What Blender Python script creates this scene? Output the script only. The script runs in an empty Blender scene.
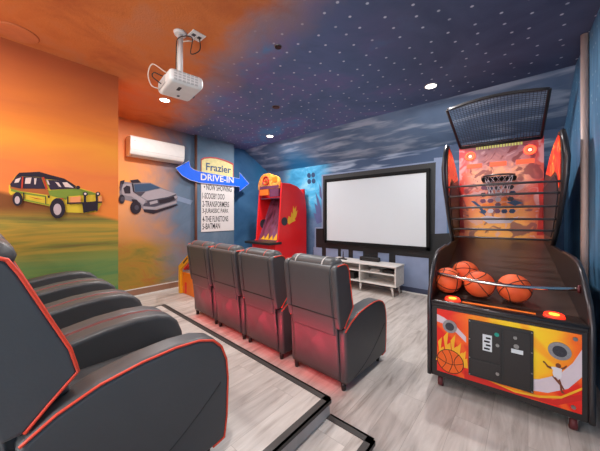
import bpy, bmesh, math, random
from mathutils import Vector, Matrix
random.seed(7)
C = bpy.context.scene.collection
PI = math.pi
# ---------------------------------------------------------------- camera frame (used to read measured points off surfaces)
F, HOR, CAMH = 268.0, 216.4, 1.30
RX, RY = .7616, .648          # camera right in the room; forward is (-RY, RX)
def ray(px, py):
    u, v = (px-300)/F, (HOR-py)/F
    return Vector((u*RX-RY, u*RY+RX, v))
def atX(px, py, X):
    d = ray(px, py); return Vector((0,0,CAMH))+d*(X/d.x)
def atY(px, py, Y):
    d = ray(px, py); return Vector((0,0,CAMH))+d*(Y/d.y)
def atZ(px, py, Z):
    d = ray(px, py); return Vector((0,0,CAMH))+d*((Z-CAMH)/d.z)

# ---------------------------------------------------------------- materials
def srgb(r, g, b):
    def f(c):
        c /= 255.0
        return c/12.92 if c <= .04045 else ((c+.055)/1.055)**2.4
    return (f(r), f(g), f(b), 1)
class NT:
    def __init__(s, name, rough=.6, metal=0.0, spec=.5):
        s.m = bpy.data.materials.new(name); s.m.use_nodes = True
        s.t = s.m.node_tree; s.b = s.t.nodes['Principled BSDF']
        s.b.inputs['Roughness'].default_value = rough
        s.b.inputs['Metallic'].default_value = metal
        s.b.inputs['Specular IOR Level'].default_value = spec
    def n(s, kind, **kw):
        x = s.t.nodes.new(kind)
        for k, v in kw.items(): setattr(x, k, v)
        return x
    def put(s, sock, v):
        if isinstance(v, bpy.types.NodeSocket): s.t.links.new(v, sock)
        else: sock.default_value = v
    def pos(s): return s.n('ShaderNodeNewGeometry').outputs['Position']
    def obj(s): return s.n('ShaderNodeTexCoord').outputs['Object']
    def sep(s, v):
        x = s.n('ShaderNodeSeparateXYZ'); s.put(x.inputs[0], v); return x.outputs
    def comb(s, a, b, c):
        x = s.n('ShaderNodeCombineXYZ')
        for i, v in enumerate((a, b, c)): s.put(x.inputs[i], v)
        return x.outputs[0]
    def math(s, op, a, b=0.0, c=0.0, clamp=False):
        x = s.n('ShaderNodeMath', operation=op, use_clamp=clamp)
        s.put(x.inputs[0], a); s.put(x.inputs[1], b); s.put(x.inputs[2], c); return x.outputs[0]
    def ss(s, v, a, b):
        x = s.n('ShaderNodeMapRange', interpolation_type='SMOOTHSTEP')
        s.put(x.inputs['Value'], v); s.put(x.inputs['From Min'], a); s.put(x.inputs['From Max'], b); return x.outputs[0]
    def scale(s, v, k):
        x = s.n('ShaderNodeVectorMath', operation='MULTIPLY'); s.put(x.inputs[0], v); x.inputs[1].default_value = k; return x.outputs[0]
    def noise(s, v, sc=1.0, det=3.0, rough=.5, dist=0.0):
        x = s.n('ShaderNodeTexNoise'); s.put(x.inputs['Vector'], v)
        x.inputs['Scale'].default_value = sc; x.inputs['Detail'].default_value = det
        x.inputs['Roughness'].default_value = rough; x.inputs['Distortion'].default_value = dist
        return x.outputs[0]
    def voro(s, v, sc=1.0, rnd=1.0, dim='3D'):
        x = s.n('ShaderNodeTexVoronoi', voronoi_dimensions=dim); s.put(x.inputs['Vector'], v)
        x.inputs['Scale'].default_value = sc; x.inputs['Randomness'].default_value = rnd
        return x.outputs
    def ramp(s, v, stops):
        x = s.n('ShaderNodeValToRGB'); s.put(x.inputs[0], v); e = x.color_ramp.elements
        while len(e) < len(stops): e.new(.5)
        for k, (p, c) in zip(e, stops): k.position = p; k.color = c
        return x.outputs[0]
    def mix(s, f, a, b):
        x = s.n('ShaderNodeMix', data_type='RGBA')
        s.put(x.inputs[0], f); s.put(x.inputs[6], a); s.put(x.inputs[7], b); return x.outputs[2]
    def col(s, v): s.put(s.b.inputs['Base Color'], v)
    def bump(s, h, st=.2, d=.01):
        x = s.n('ShaderNodeBump'); x.inputs['Strength'].default_value = st; x.inputs['Distance'].default_value = d
        s.put(x.inputs['Height'], h); s.t.links.new(x.outputs[0], s.b.inputs['Normal'])
    def emit(s, c, st):
        s.put(s.b.inputs['Emission Color'], c); s.put(s.b.inputs['Emission Strength'], st)
M = {}
def simple(name, rgb, rough=.55, metal=0.0, var=.08, sc=14.0, bump=0.0, spec=.5, emit=0.0):
    t = NT(name, rough, metal, spec)
    c = srgb(*rgb); d = tuple(max(0, x*(1-var)) for x in c[:3])+(1,); e = tuple(min(1, x*(1+var)) for x in c[:3])+(1,)
    nz = t.noise(t.obj(), sc, 4)
    t.col(t.mix(nz, d, e))
    if bump: t.bump(t.noise(t.obj(), sc*9, 3), bump, .004)
    if emit: t.emit(c, emit)
    M[name] = t.m; return t.m
simple('leather', (77,77,78), .42, bump=.12, sc=10, spec=.45)
simple('leather_seam', (30,30,31), .6)
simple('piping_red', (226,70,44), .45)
simple('piping_shaded', (120,56,52), .5)  # same red piping, with the shade between seats put into its colour
simple('strap_white', (190,186,184), .6)
simple('strap_red', (196,92,84), .6)
simple('black_plastic', (30,29,30), .38)
simple('black_matte', (20,20,21), .75, spec=.2)
simple('black_cabinet', (36,31,31), .34, spec=.5)
simple('edge_trim', (70,66,68), .3, .6)
simple('chrome', (200,198,196), .16, 1.0)
simple('steel', (150,148,146), .3, 1.0)
simple('rod_metal', (92,88,88), .3, .7)
simple('white_plastic', (228,226,222), .4)
simple('white_grey', (190,188,185), .5)
simple('white_paint', (232,230,226), .6)
simple('screen_white', (204,209,214), .85, var=.01)
simple('nosing', (66,61,59), .5, .2)
simple('red_paint', (238,30,34), .35, var=.05)
simple('yellow_paint', (248,178,34), .45)
simple('orange_paint', (250,130,22), .45)
simple('purple_panel', (112,54,84), .4, var=.4, sc=5)
simple('ball_black', (28,20,18), .7)
simple('copper_pipe', (112,78,66), .45, .2)
simple('pink_pipe', (192,166,158), .5, .1)
simple('ink', (22,20,24), .8)
simple('sign_white', (226,222,220), .6, var=.03)
simple('sign_blue', (6,100,240), .5, var=.1, sc=5)
simple('sign_yellow', (226,214,150), .6, var=.25, sc=18)
simple('sign_red', (190,72,70), .6)
simple('sign_navy', (60,84,120), .6)
simple('caster_red', (96,36,40), .5)
simple('cable_black', (28,24,24), .5)
simple('cable_white', (214,200,184), .5)
simple('socket_dark', (60,60,64), .6)
simple('jersey_white', (222,216,222), .6)
simple('art_brown', (120,62,32), .6)
simple('art_flame', (255,178,34), .5, var=.25, sc=9)
simple('art_ball', (232,98,20), .5)
simple('art_red', (206,30,18), .5)
simple('art_white', (214,198,206), .5)
simple('art_orange', (250,120,20), .5)
simple('sticker', (214,220,224), .5)
simple('sticker_teal', (20,150,130), .5)
simple('silver_grille', (150,146,148), .4, .5, var=.3, sc=120)
simple('dark_grille', (58,58,66), .5, .3, var=.5, sc=160)
simple('net_cord', (66,74,88), .8)
def glow(name, rgb, st):
    t = NT(name, .4); c = srgb(*rgb); t.col(c); t.emit(c, st); M[name] = t.m
glow('lamp_lens', (255,244,226), 14.0)
glow('led_red', (255,20,26), 1.5)
glow('ring_glow', (255,70,40), 2.0)
glow('ring_core', (255,190,150), 1.6)
glow('button_glow', (255,46,24), 1.1)
glow('button_core', (255,190,60), 1.2)
glow('score_glow', (226,84,50), .45)
glow('marquee_text', (190,190,100), .2)
# --- wood floor
def wood(name):
    t = NT(name, .42, 0, .4)
    x, y, z = t.sep(t.pos())[:3]
    br = t.n('ShaderNodeTexBrick', offset=.37)
    t.put(br.inputs['Vector'], t.comb(y, x, 0.0))
    for k, v in (('Color1', (0,0,0,1)), ('Color2', (1,1,1,1)), ('Mortar', (.5,.5,.5,1)), ('Scale', 1.0), ('Mortar Size', .0012), ('Brick Width', 1.22), ('Row Height', .182)):
        br.inputs[k].default_value = v
    shift = t.math('MULTIPLY', br.outputs['Color'], 13.0)
    g = t.noise(t.comb(t.math('MULTIPLY_ADD', x, 9.0, shift), t.math('MULTIPLY', y, 1.1), shift), 1.6, 6, .62, .6)
    g2 = t.noise(t.comb(t.math('MULTIPLY', x, 60.0), t.math('MULTIPLY', y, 3.0), shift), 1.0, 3)
    a = t.ramp(g, [(.3, srgb(144,134,127)), (.46, srgb(192,184,178)), (.7, srgb(222,215,209))])
    b = t.mix(t.math('MULTIPLY', g2, .32), a, srgb(170,156,146))
    c = t.mix(t.math('MULTIPLY', br.outputs['Color'], .25), b, srgb(182,172,165))
    d = t.mix(t.math('MULTIPLY', br.outputs['Fac'], .5), c, srgb(120,110,102))
    t.col(d); t.bump(g2, .05, .002); M[name] = t.m
wood('wood_floor')
simple('paint_white', (222,220,216), .6, var=.03)
# --- painted surfaces
def m_orange_wall():
    t = NT('mural_sunset', .6, 0, .25); p = t.pos(); x, y, z = t.sep(p)[:3]
    n = t.noise(t.scale(p, (1, .7, 2.4)), 1.3, 5, .55, .8)
    zz = t.math('MULTIPLY_ADD', n, .55, t.math('SUBTRACT', z, .27))
    sky = t.ramp(t.ss(zz, 1.2, 2.9), [(.0, srgb(240,138,58)), (.22, srgb(230,122,62)), (.42, srgb(238,150,54)), (.6, srgb(224,126,50)), (.8, srgb(208,112,52)), (1, srgb(184,94,54))])
    n2 = t.noise(t.scale(p, (1, .6, 7.0)), 1.1, 5, .6, .5)
    hill = t.ramp(n2, [(.28, srgb(112,92,54)), (.4, srgb(140,134,60)), (.52, srgb(196,154,62)), (.64, srgb(140,138,62)), (.78, srgb(108,126,74))])
    low = t.ramp(n2, [(.3, srgb(84,138,88)), (.7, srgb(140,156,80))])
    hill = t.mix(t.ss(z, 1.02, .8), hill, low)
    brow = t.mix(t.ss(z, 1.22, 1.4), hill, srgb(128,74,36))
    edge = t.math('MULTIPLY_ADD', y, -.297, 1.535)      # brow of the hill falls to the right
    f = t.ss(t.math('SUBTRACT', z, edge), -.02, .03)
    t.col(t.mix(f, brow, sky)); M['mural_sunset'] = t.m
m_orange_wall()
def m_ac_wall():
    t = NT('mural_dusk', .6, 0, .25); p = t.pos(); x, y, z = t.sep(p)[:3]
    n = t.noise(p, 1.4, 5, .6, .9)
    up = t.ramp(t.ss(t.math('MULTIPLY_ADD', n, .5, z), .9, 3.0), [(0, srgb(206,138,70)), (.3, srgb(222,156,104)), (.6, srgb(240,160,84)), (1, srgb(224,140,88))])
    n2 = t.noise(t.scale(p, (1, .8, 2.0)), 1.8, 5, .65, 1.0)
    lowc = t.ramp(n2, [(.3, srgb(122,120,56)), (.5, srgb(170,132,54)), (.7, srgb(176,98,56))])
    warm = t.mix(t.ss(z, 1.0, .75), up, lowc)
    blue = t.ramp(n, [(.3, srgb(84,104,124)), (.55, srgb(100,120,142)), (.8, srgb(122,126,140))])
    yy = t.math('MULTIPLY_ADD', n, 1.1, t.math('MULTIPLY_ADD', z, -.12, y))
    t.col(t.mix(t.ss(t.math('MULTIPLY_ADD', t.ss(z, 1.3, .6), -.45, yy), 1.8, 2.7), warm, blue)); M['mural_dusk'] = t.m
m_ac_wall()
def m_pillar():
    t = NT('mural_slate', .6, 0, .25); p = t.pos()
    t.col(t.ramp(t.noise(p, 2.2, 4, .6, .6), [(.3, srgb(84,110,134)), (.7, srgb(110,132,152))])); M['mural_slate'] = t.m
m_pillar()
def m_deep():
    t = NT('mural_deep_blue', .6, 0, .25); p = t.pos(); x, y, z = t.sep(p)[:3]
    n = t.noise(p, 2.0, 4, .6, .8)
    c = t.ramp(n, [(.3, srgb(52,96,138)), (.7, srgb(76,122,164))])
    c = t.mix(t.math('MULTIPLY', t.ss(y, 4.0, 4.6), t.ss(z, 1.9, 2.3)), c, srgb(58,130,176))
    t.col(c); M['mural_deep_blue'] = t.m
m_deep()
def m_knee():
    t = NT('mural_storm', .6, 0, .25); p = t.pos(); x, y, z = t.sep(p)[:3]
    n = t.noise(t.scale(p, (1, 1, 1.6)), 2.2, 6, .6, .6)
    base = t.ramp(n, [(.3, srgb(68,94,130)), (.7, srgb(100,126,160))])
    cy = t.ramp(n, [(.3, srgb(54,136,188)), (.5, srgb(86,182,226)), (.7, srgb(170,222,242))])
    dx = t.math('MULTIPLY', t.math('ADD', x, 3.75), 1.05); dz = t.math('SUBTRACT', z, 2.15)
    r = t.math('SQRT', t.math('ADD', t.math('MULTIPLY', dx, dx), t.math('MULTIPLY', dz, dz)))
    rr = t.math('MULTIPLY_ADD', n, .5, r)
    c = t.mix(t.ss(rr, 1.2, .75), base, cy)
    st = t.noise(t.scale(p, (.9, 4.6, 7.0)), 1.5, 3, .5, .35)
    cl = t.mix(t.math('MULTIPLY', t.ss(st, .46, .66), .62), srgb(70,88,118), srgb(190,202,222))
    c = t.mix(t.math('MULTIPLY', t.ss(z, 2.0, 2.2), t.ss(x, -3.5, -3.0)), c, cl)
    t.col(c); M['mural_storm'] = t.m
m_knee()
def m_slope():
    t = NT('mural_clouds', .75, 0, .2); p = t.pos(); x, y, z = t.sep(p)[:3]
    n = t.noise(t.scale(p, (.9, 4.6, 4.6)), 1.5, 3, .5, .35)
    base = t.noise(p, 1.6, 4)
    dark = t.ramp(base, [(.3, srgb(84,106,136)), (.7, srgb(116,138,168))])
    c = t.mix(t.math('MULTIPLY', t.ss(n, .47, .68), .62), dark, srgb(196,208,226))
    dx = t.math('ADD', x, 3.9)
    r = t.math('SQRT', t.math('ADD', t.math('MULTIPLY', dx, dx), t.math('MULTIPLY', t.math('SUBTRACT', z, 2.4), t.math('MULTIPLY', t.math('SUBTRACT', z, 2.4), 4.0))))
    c = t.mix(t.math('MULTIPLY', t.ss(t.math('MULTIPLY_ADD', base, .5, r), 1.0, .4), .9), c, srgb(40,136,190))
    t.col(c); M['mural_clouds'] = t.m
m_slope()
def m_ceiling():
    t = NT('mural_starry_ceiling', .75, 0, .25); p = t.pos(); x, y, z = t.sep(p)[:3]
    n = t.noise(p, 1.0, 5, .6, .6); n2 = t.noise(t.scale(p, (1, 1, 1)), 2.3, 5, .6, .5)
    orange = t.ramp(n2, [(.25, srgb(184,94,54)), (.5, srgb(210,120,64)), (.75, srgb(200,128,92))])
    night = t.ramp(n, [(.3, srgb(82,104,138)), (.47, srgb(98,116,156)), (.56, srgb(114,114,160)), (.68, srgb(88,140,190))])
    dark = t.ramp(n, [(.3, srgb(70,80,108)), (.7, srgb(94,106,136))])
    night = t.mix(t.ss(x, -1.7, -.5), night, dark)
    mauve = t.ramp(n2, [(.3, srgb(140,120,130)), (.7, srgb(176,140,138))])
    e = t.math('ADD', t.math('MULTIPLY_ADD', x, .22, y), t.math('MULTIPLY_ADD', n, .7, -.35))
    e2 = t.math('ADD', e, t.math('MULTIPLY_ADD', n2, .5, -.25))
    v = t.voro(t.scale(p, (1, 1, 0)), 5.6, .42, '2D')
    nz = t.noise(p, 6.0, 1)
    star = t.math('MULTIPLY', t.ss(v['Distance'], .085, .04), t.ss(nz, .18, .5))
    fld = t.ss(e2, 1.2, 1.6)
    night = t.mix(t.math('MULTIPLY', star, .8), night, srgb(226,232,244))
    c = t.mix(t.ss(e2, .85, 1.2), orange, mauve)
    c = t.mix(t.ss(e2, 1.1, 1.5), c, night)
    t.col(c); t.bump(t.noise(p, 60, 3, .6), .35, .006); M['mural_starry_ceiling'] = t.m
m_ceiling()
def m_rightwall():
    t = NT('mural_blue_streaks', .45, 0, .35); p = t.pos(); x, y, z = t.sep(p)[:3]
    n = t.noise(t.scale(p, (1, 5.0, .7)), 2.4, 5, .6, .4)
    c = t.ramp(n, [(.3, srgb(60,104,140)), (.55, srgb(84,134,172)), (.75, srgb(116,164,198))])
    v = t.voro(t.comb(y, z, 0.0), 7.0, .6, '2D')
    c = t.mix(t.math('MULTIPLY', t.ss(v['Distance'], .09, .05), t.ss(z, 1.9, 2.2)), c, srgb(160,186,204))
    t.col(c); M['mural_blue_streaks'] = t.m
m_rightwall()
def m_basketball():
    t = NT('basketball_rubber', .6); p = t.obj()
    v = t.voro(p, 160.0, .4)
    t.col(t.ramp(t.noise(p, 8, 3), [(.3, srgb(236,88,40)), (.7, srgb(250,112,58))])); t.bump(v['Distance'], .25, .002); M['basketball_rubber'] = t.m
m_basketball()
def m_front_art():
    t = NT('cabinet_art', .35); p = t.obj(); x, y, z = t.sep(p)[:3]
    n = t.noise(p, 3.0, 4, .6, .8)
    r = t.math('ABSOLUTE', t.math('MULTIPLY_ADD', x, 1.0, t.math('MULTIPLY_ADD', n, .24, -.22)))
    h = t.math('MULTIPLY_ADD', z, -1.0, .40)
    d = t.math('ADD', r, t.math('MULTIPLY', t.math('MAXIMUM', h, 0.0), .9))
    c = t.ramp(d, [(.06, srgb(255,214,26)), (.17, srgb(255,190,24)), (.26, srgb(252,110,18)), (.36, srgb(226,32,14))])
    st = t.n('ShaderNodeTexWave', wave_type='BANDS', bands_direction='DIAGONAL'); t.put(st.inputs['Vector'], p)
    st.inputs['Scale'].default_value = 2.2; st.inputs['Distortion'].default_value = 6.0; st.inputs['Detail'].default_value = 2.0
    c = t.mix(t.math('MULTIPLY', t.ss(st.outputs['Fac'], .7, 1.0), .5), c, srgb(255,120,24))
    t.col(c); M['cabinet_art'] = t.m
m_front_art()
def m_back_art():
    t = NT('backboard_art', .3); p = t.obj(); x, y, z = t.sep(p)[:3]
    n = t.noise(p, 5.0, 5, .65, 1.5)
    h = t.math('MULTIPLY_ADD', n, .5, t.math('SUBTRACT', z, .25))
    c = t.ramp(t.ss(h, 1.0, 2.25), [(.0, srgb(240,160,56)), (.25, srgb(236,136,54)), (.45, srgb(206,96,74)), (.6, srgb(216,146,130)), (.74, srgb(240,160,120)), (.88, srgb(190,122,118)), (1, srgb(140,92,104))])
    side = t.ss(t.math('ABSOLUTE', x), .2, .4)
    c = t.mix(t.math('MULTIPLY', side, .8), c, srgb(196,34,32))
    k = t.noise(p, 6.5, 2, .5, 1.0)
    c = t.mix(t.math('MULTIPLY', t.ss(k, .55, .66), .6), c, srgb(204,156,158))
    c = t.mix(t.math('MULTIPLY', t.ss(k, .45, .36), .8), c, srgb(112,36,44))
    t.col(c); t.emit(c, .10); M['backboard_art'] = t.m
m_back_art()
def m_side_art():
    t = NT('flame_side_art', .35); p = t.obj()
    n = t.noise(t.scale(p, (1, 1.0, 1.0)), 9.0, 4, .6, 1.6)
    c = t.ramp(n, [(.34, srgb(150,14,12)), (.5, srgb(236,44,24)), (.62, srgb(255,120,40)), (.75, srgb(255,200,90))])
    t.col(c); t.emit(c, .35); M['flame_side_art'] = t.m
m_side_art()
def m_playfield():
    t = NT('game_playfield', .35); p = t.obj()
    n = t.noise(t.scale(p, (3.5, 1, 1.0)), 3.0, 4, .6, 1.0)
    t.col(t.ramp(n, [(.3, srgb(62,30,52)), (.5, srgb(130,60,84)), (.62, srgb(120,76,116)), (.78, srgb(206,120,70))])); M['game_playfield'] = t.m
m_playfield()
def m_marquee():
    t = NT('marquee_art', .4); p = t.obj()
    c = t.ramp(t.noise(p, 9.0, 4, .6, 1.4), [(.32, srgb(176,76,40)), (.5, srgb(226,150,56)), (.7, srgb(236,186,84))])
    t.col(c); M['marquee_art'] = t.m
m_marquee()
def m_ramp():
    t = NT('ramp_laminate', .28, 0, .5); p = t.obj()
    t.col(t.ramp(t.noise(t.scale(p, (1, .4, 1)), 4.0, 3), [(.3, srgb(58,48,44)), (.7, srgb(80,66,60))])); M['ramp_laminate'] = t.m
m_ramp()
def m_shelfwood():
    t = NT('pale_wood', .5); p = t.obj()
    g = t.noise(t.scale(p, (2, 14, 14)), 2.0, 5, .6, .4)
    t.col(t.ramp(g, [(.3, srgb(206,200,194)), (.7, srgb(232,228,224))])); M['pale_wood'] = t.m
m_shelfwood()

# ---------------------------------------------------------------- mesh helpers
class MB:
    def __init__(s): s.bm = bmesh.new(); s.mats = []; s.cur = 0; s.smooth = False
    def mat(s, name, smooth=None):
        if name not in s.mats: s.mats.append(name)
        s.cur = s.mats.index(name)
        if smooth is not None: s.smooth = smooth
        return s
    def face(s, vs):
        try: f = s.bm.faces.new(vs)
        except ValueError: return None
        f.material_index = s.cur; f.smooth = s.smooth; return f
    def box(s, x0, x1, y0, y1, z0, z1, M4=None):
        P = [(x0,y0,z0),(x1,y0,z0),(x1,y1,z0),(x0,y1,z0),(x0,y0,z1),(x1,y0,z1),(x1,y1,z1),(x0,y1,z1)]
        v = [s.bm.verts.new(M4 @ Vector(p) if M4 else p) for p in P]
        for q in ((3,2,1,0),(4,5,6,7),(0,1,5,4),(1,2,6,5),(2,3,7,6),(3,0,4,7)): s.face([v[i] for i in q])
        return s
    def prism(s, pts, to3, d):                     # closed outline -> solid; to3(a, b, t) gives the point at depth t in {0, d}
        n = len(pts)
        A = [s.bm.verts.new(to3(a, b, 0)) for a, b in pts]; B = [s.bm.verts.new(to3(a, b, d)) for a, b in pts]
        s.face(A[::-1]); s.face(B)
        for i in range(n): s.face([A[i], A[(i+1)%n], B[(i+1)%n], B[i]])
        return s
    def xprism(s, pts, x0, x1): return s.prism(pts, lambda a, b, t: (x0+t, a, b), x1-x0)
    def yprism(s, pts, y0, y1): return s.prism(pts, lambda a, b, t: (a, y0+t, b), y1-y0)
    def zprism(s, pts, z0, z1): return s.prism(pts, lambda a, b, t: (a, b, z0+t), z1-z0)
    def poly(s, pts3): s.face([s.bm.verts.new(p) for p in pts3]); return s
    def slab(s, pts3, off):                        # planar outline pushed out by vector off
        off = Vector(off); n = len(pts3)
        A = [s.bm.verts.new(Vector(p)) for p in pts3]; B = [s.bm.verts.new(Vector(p)+off) for p in pts3]
        s.face(A[::-1]); s.face(B)
        for i in range(n): s.face([A[i], A[(i+1)%n], B[(i+1)%n], B[i]])
        return s
    def tube(s, path, r, seg=8, closed=False):
        path = [Vector(p) for p in path]; n = len(path); rings = []; old = s.smooth; s.smooth = True
        rr = r if isinstance(r, (list, tuple)) else [r]*n
        up = None
        for i, p in enumerate(path):
            a = path[(i-1)%n] if closed or i > 0 else p; b = path[(i+1)%n] if closed or i < n-1 else p
            t = (b-a).normalized()
            if up is None: up = Vector((0,0,1)) if abs(t.z) < .9 else Vector((1,0,0))
            u = (up - t*up.dot(t))
            if u.length < 1e-5: u = t.orthogonal()
            u.normalize(); w = t.cross(u); up = u
            rings.append([s.bm.verts.new(p+(u*math.cos(k*2*PI/seg)+w*math.sin(k*2*PI/seg))*rr[i]) for k in range(seg)])
        m = n if closed else n-1
        for i in range(m):
            A, B = rings[i], rings[(i+1)%n]
            for k in range(seg): s.face([A[k], A[(k+1)%seg], B[(k+1)%seg], B[k]])
        if not closed: s.smooth = False; s.face(rings[0][::-1]); s.face(rings[-1])
        s.smooth = old; return s
    def cyl(s, p0, p1, r, seg=20, r2=None): return s.tube([p0, p1], [r, r if r2 is None else r2], seg)
    def ball(s, c, r, su=24, sv=14, sc=(1,1,1)):
        old = s.smooth; s.smooth = True; c = Vector(c); R = []
        top = s.bm.verts.new(c+Vector((0,0,r*sc[2]))); bot = s.bm.verts.new(c-Vector((0,0,r*sc[2])))
        for i in range(1, sv):
            th = PI*i/sv
            R.append([s.bm.verts.new(c+Vector((r*sc[0]*math.sin(th)*math.cos(2*PI*k/su), r*sc[1]*math.sin(th)*math.sin(2*PI*k/su), r*sc[2]*math.cos(th)))) for k in range(su)])
        for k in range(su):
            s.face([top, R[0][k], R[0][(k+1)%su]]); s.face([bot, R[-1][(k+1)%su], R[-1][k]])
            for i in range(len(R)-1): s.face([R[i][k], R[i+1][k], R[i+1][(k+1)%su], R[i][(k+1)%su]])
        s.smooth = old; return s
    def build(s, name, parent=None, bevel=0.0, seg=2, smooth=False, subsurf=0, loc=None):
        bmesh.ops.recalc_face_normals(s.bm, faces=s.bm.faces)
        me = bpy.data.meshes.new(name); s.bm.to_mesh(me); s.bm.free()
        for k in s.mats: me.materials.append(M[k])
        if smooth:
            for p in me.polygons: p.use_smooth = True
        o = bpy.data.objects.new(name, me); C.objects.link(o)
        if parent: o.parent = parent
        if loc: o.location = loc
        if bevel:
            b = o.modifiers.new('bevel', 'BEVEL'); b.width = bevel; b.segments = seg; b.limit_method = 'ANGLE'; b.angle_limit = math.radians(35); b.harden_normals = False
            for p in me.polygons: p.use_smooth = True
            w = o.modifiers.new('wn', 'WEIGHTED_NORMAL'); w.keep_sharp = True
        if subsurf:
            b = o.modifiers.new('sub', 'SUBSURF'); b.levels = b.render_levels = subsurf
        return o
def mb(mat, smooth=False): return MB().mat(mat, smooth)
def tag(o, label=None, cat=None, group=None, kind=None):
    if label: o['label'] = label
    if cat: o['category'] = cat
    if group: o['group'] = group
    if kind: o['kind'] = kind
    return o
def thing(name, label, cat, loc=(0,0,0), rz=0.0, group=None):
    o = bpy.data.objects.new(name, None); C.objects.link(o); o.location = loc; o.rotation_euler = (0,0,rz)
    o.empty_display_size = .1
    return tag(o, label, cat, group)
def copy_tree(o, parent=None):
    c = o.copy(); C.objects.link(c)
    if parent: c.parent = parent
    for ch in list(o.children): copy_tree(ch, c)
    return c
def ring_pts(c, u, v, ru, rv, n=20, a0=0, a1=2*PI):
    c, u, v = Vector(c), Vector(u), Vector(v)
    return [c+u*(ru*math.cos(a0+(a1-a0)*k/n))+v*(rv*math.sin(a0+(a1-a0)*k/n)) for k in range(n)]
def text_mesh(body, o, du, dv, w, h, nrm, lift, mat, name, parent, bold=0.0):
    """lettering fitted into the rectangle at o spanned by du*w and dv*h"""
    cu = bpy.data.curves.new(name, 'FONT'); cu.body = body; cu.offset = bold; cu.resolution_u = 3
    t = bpy.data.objects.new(name, cu); C.objects.link(t)
    bpy.context.view_layer.update()
    me = bpy.data.meshes.new_from_object(t.evaluated_get(bpy.context.evaluated_depsgraph_get()))
    bpy.data.objects.remove(t); bpy.data.curves.remove(cu)
    xs = [v.co.x for v in me.vertices]; ys = [v.co.y for v in me.vertices]
    x0, x1, y0, y1 = min(xs), max(xs), min(ys), max(ys)
    o, du, dv, nrm = Vector(o), Vector(du), Vector(dv), Vector(nrm)
    for v in me.vertices:
        v.co = o + du*((v.co.x-x0)/(x1-x0)*w) + dv*((v.co.y-y0)/(y1-y0)*h) + nrm*lift
    me.name = name; me.materials.clear(); me.materials.append(M[mat])
    ob = bpy.data.objects.new(name, me); C.objects.link(ob)
    if parent: ob.parent = parent
    return ob

# ---------------------------------------------------------------- room shell
H = 2.85; KY, KZ = 4.69, 2.41; CRY = 3.92
XL, XAC, XDEEP = -3.47, -4.86, -5.04
YE = .96; YB = -2.6
def rwx(y): return .405 - .035*(y-2.97)      # right wall stands a little out of square
def struct(o): o['kind'] = 'structure'; return o
struct(mb('wood_floor').box(-5.2, .75, YB, KY+.1, -.1, 0).build('floor'))
struct(mb('mural_starry_ceiling').box(-5.2, .75, YB, CRY, H, H+.1).build('ceiling'))
struct(mb('mural_clouds').slab([(-5.2,CRY,H),(.75,CRY,H),(.75,KY+.1,KZ-(.1)*(H-KZ)/(KY-CRY)),(-5.2,KY+.1,KZ-(.1)*(H-KZ)/(KY-CRY))], (0,0,.12)).build('ceiling_slope'))
struct(mb('mural_storm').box(-5.2, .75, KY, KY+.1, 0, KZ).build('wall_far'))
struct(mb('mural_sunset').box(-5.2, XL, YB, YE, 0, H).build('wall_left'))
struct(mb('mural_dusk').box(-5.2, XAC, YE, 2.62, 0, H).build('wall_alcove'))
w = mb('mural_slate').box(-5.2, -4.80, 2.62, 3.458, 0, H).build('wall_pillar'); struct(w)
w = mb('mural_deep_blue').xprism([(3.458,0),(KY,0),(KY,KZ),(CRY,H),(3.458,H)], -5.2, XDEEP).build('wall_corner'); struct(w)
w = mb('mural_blue_streaks').prism([(YB,0),(KY+.1,0),(KY+.1,H),(YB,H)], lambda a, b, t: (rwx(a)+t, a, b), .12).build('wall_right'); struct(w)
# back of the room: unseen wall, its broad opening added to let soft world light in
b = mb('paint_white'); b.box(-5.2, -2.9, YB-.1, YB, 0, H); b.box(-2.9, .75, YB-.1, YB, 2.5, H); struct(b.build('wall_back'))
# baseboards
def baseboard(name, p0, p1, nrm, mat='paint_white', h=.10):
    p0, p1, nrm = Vector(p0), Vector(p1), Vector(nrm)*.014
    struct(mb(mat).slab([p0, p1, p1+Vector((0,0,h)), p0+Vector((0,0,h))], nrm).build(name))
simple('board_dusk', (150,110,88), .5, var=.2, sc=4)
simple('board_blue', (58,66,92), .5, var=.2, sc=4)
baseboard('baseboard_alcove', (XAC,YE,0), (XAC,2.62,0), (1,0,0), 'board_dusk', .115)
baseboard('baseboard_pillar', (-4.80,2.62,0), (-4.80,3.458,0), (1,0,0), 'board_blue', .115)
baseboard('baseboard_far', (XDEEP,KY,0), (rwx(KY),KY,0), (0,-1,0), 'board_blue', .10)
b = mb('paint_white'); b.slab([(XAC,YE,.115),(XAC,2.62,.115),(XAC,2.62,.128),(XAC,YE,.128)], (.012,0,0)); b.slab([(XAC,YE,0),(XAC,2.62,0),(XAC,2.62,.02),(XAC,YE,.02)], (.026,0,0)); struct(b.build('trim_1'))
struct(mb('paint_white').slab([(XDEEP,KY,0),(rwx(KY),KY,0),(rwx(KY),KY,.02),(XDEEP,KY,.02)], (0,-.026,0)).build('trim_2'))
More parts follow.
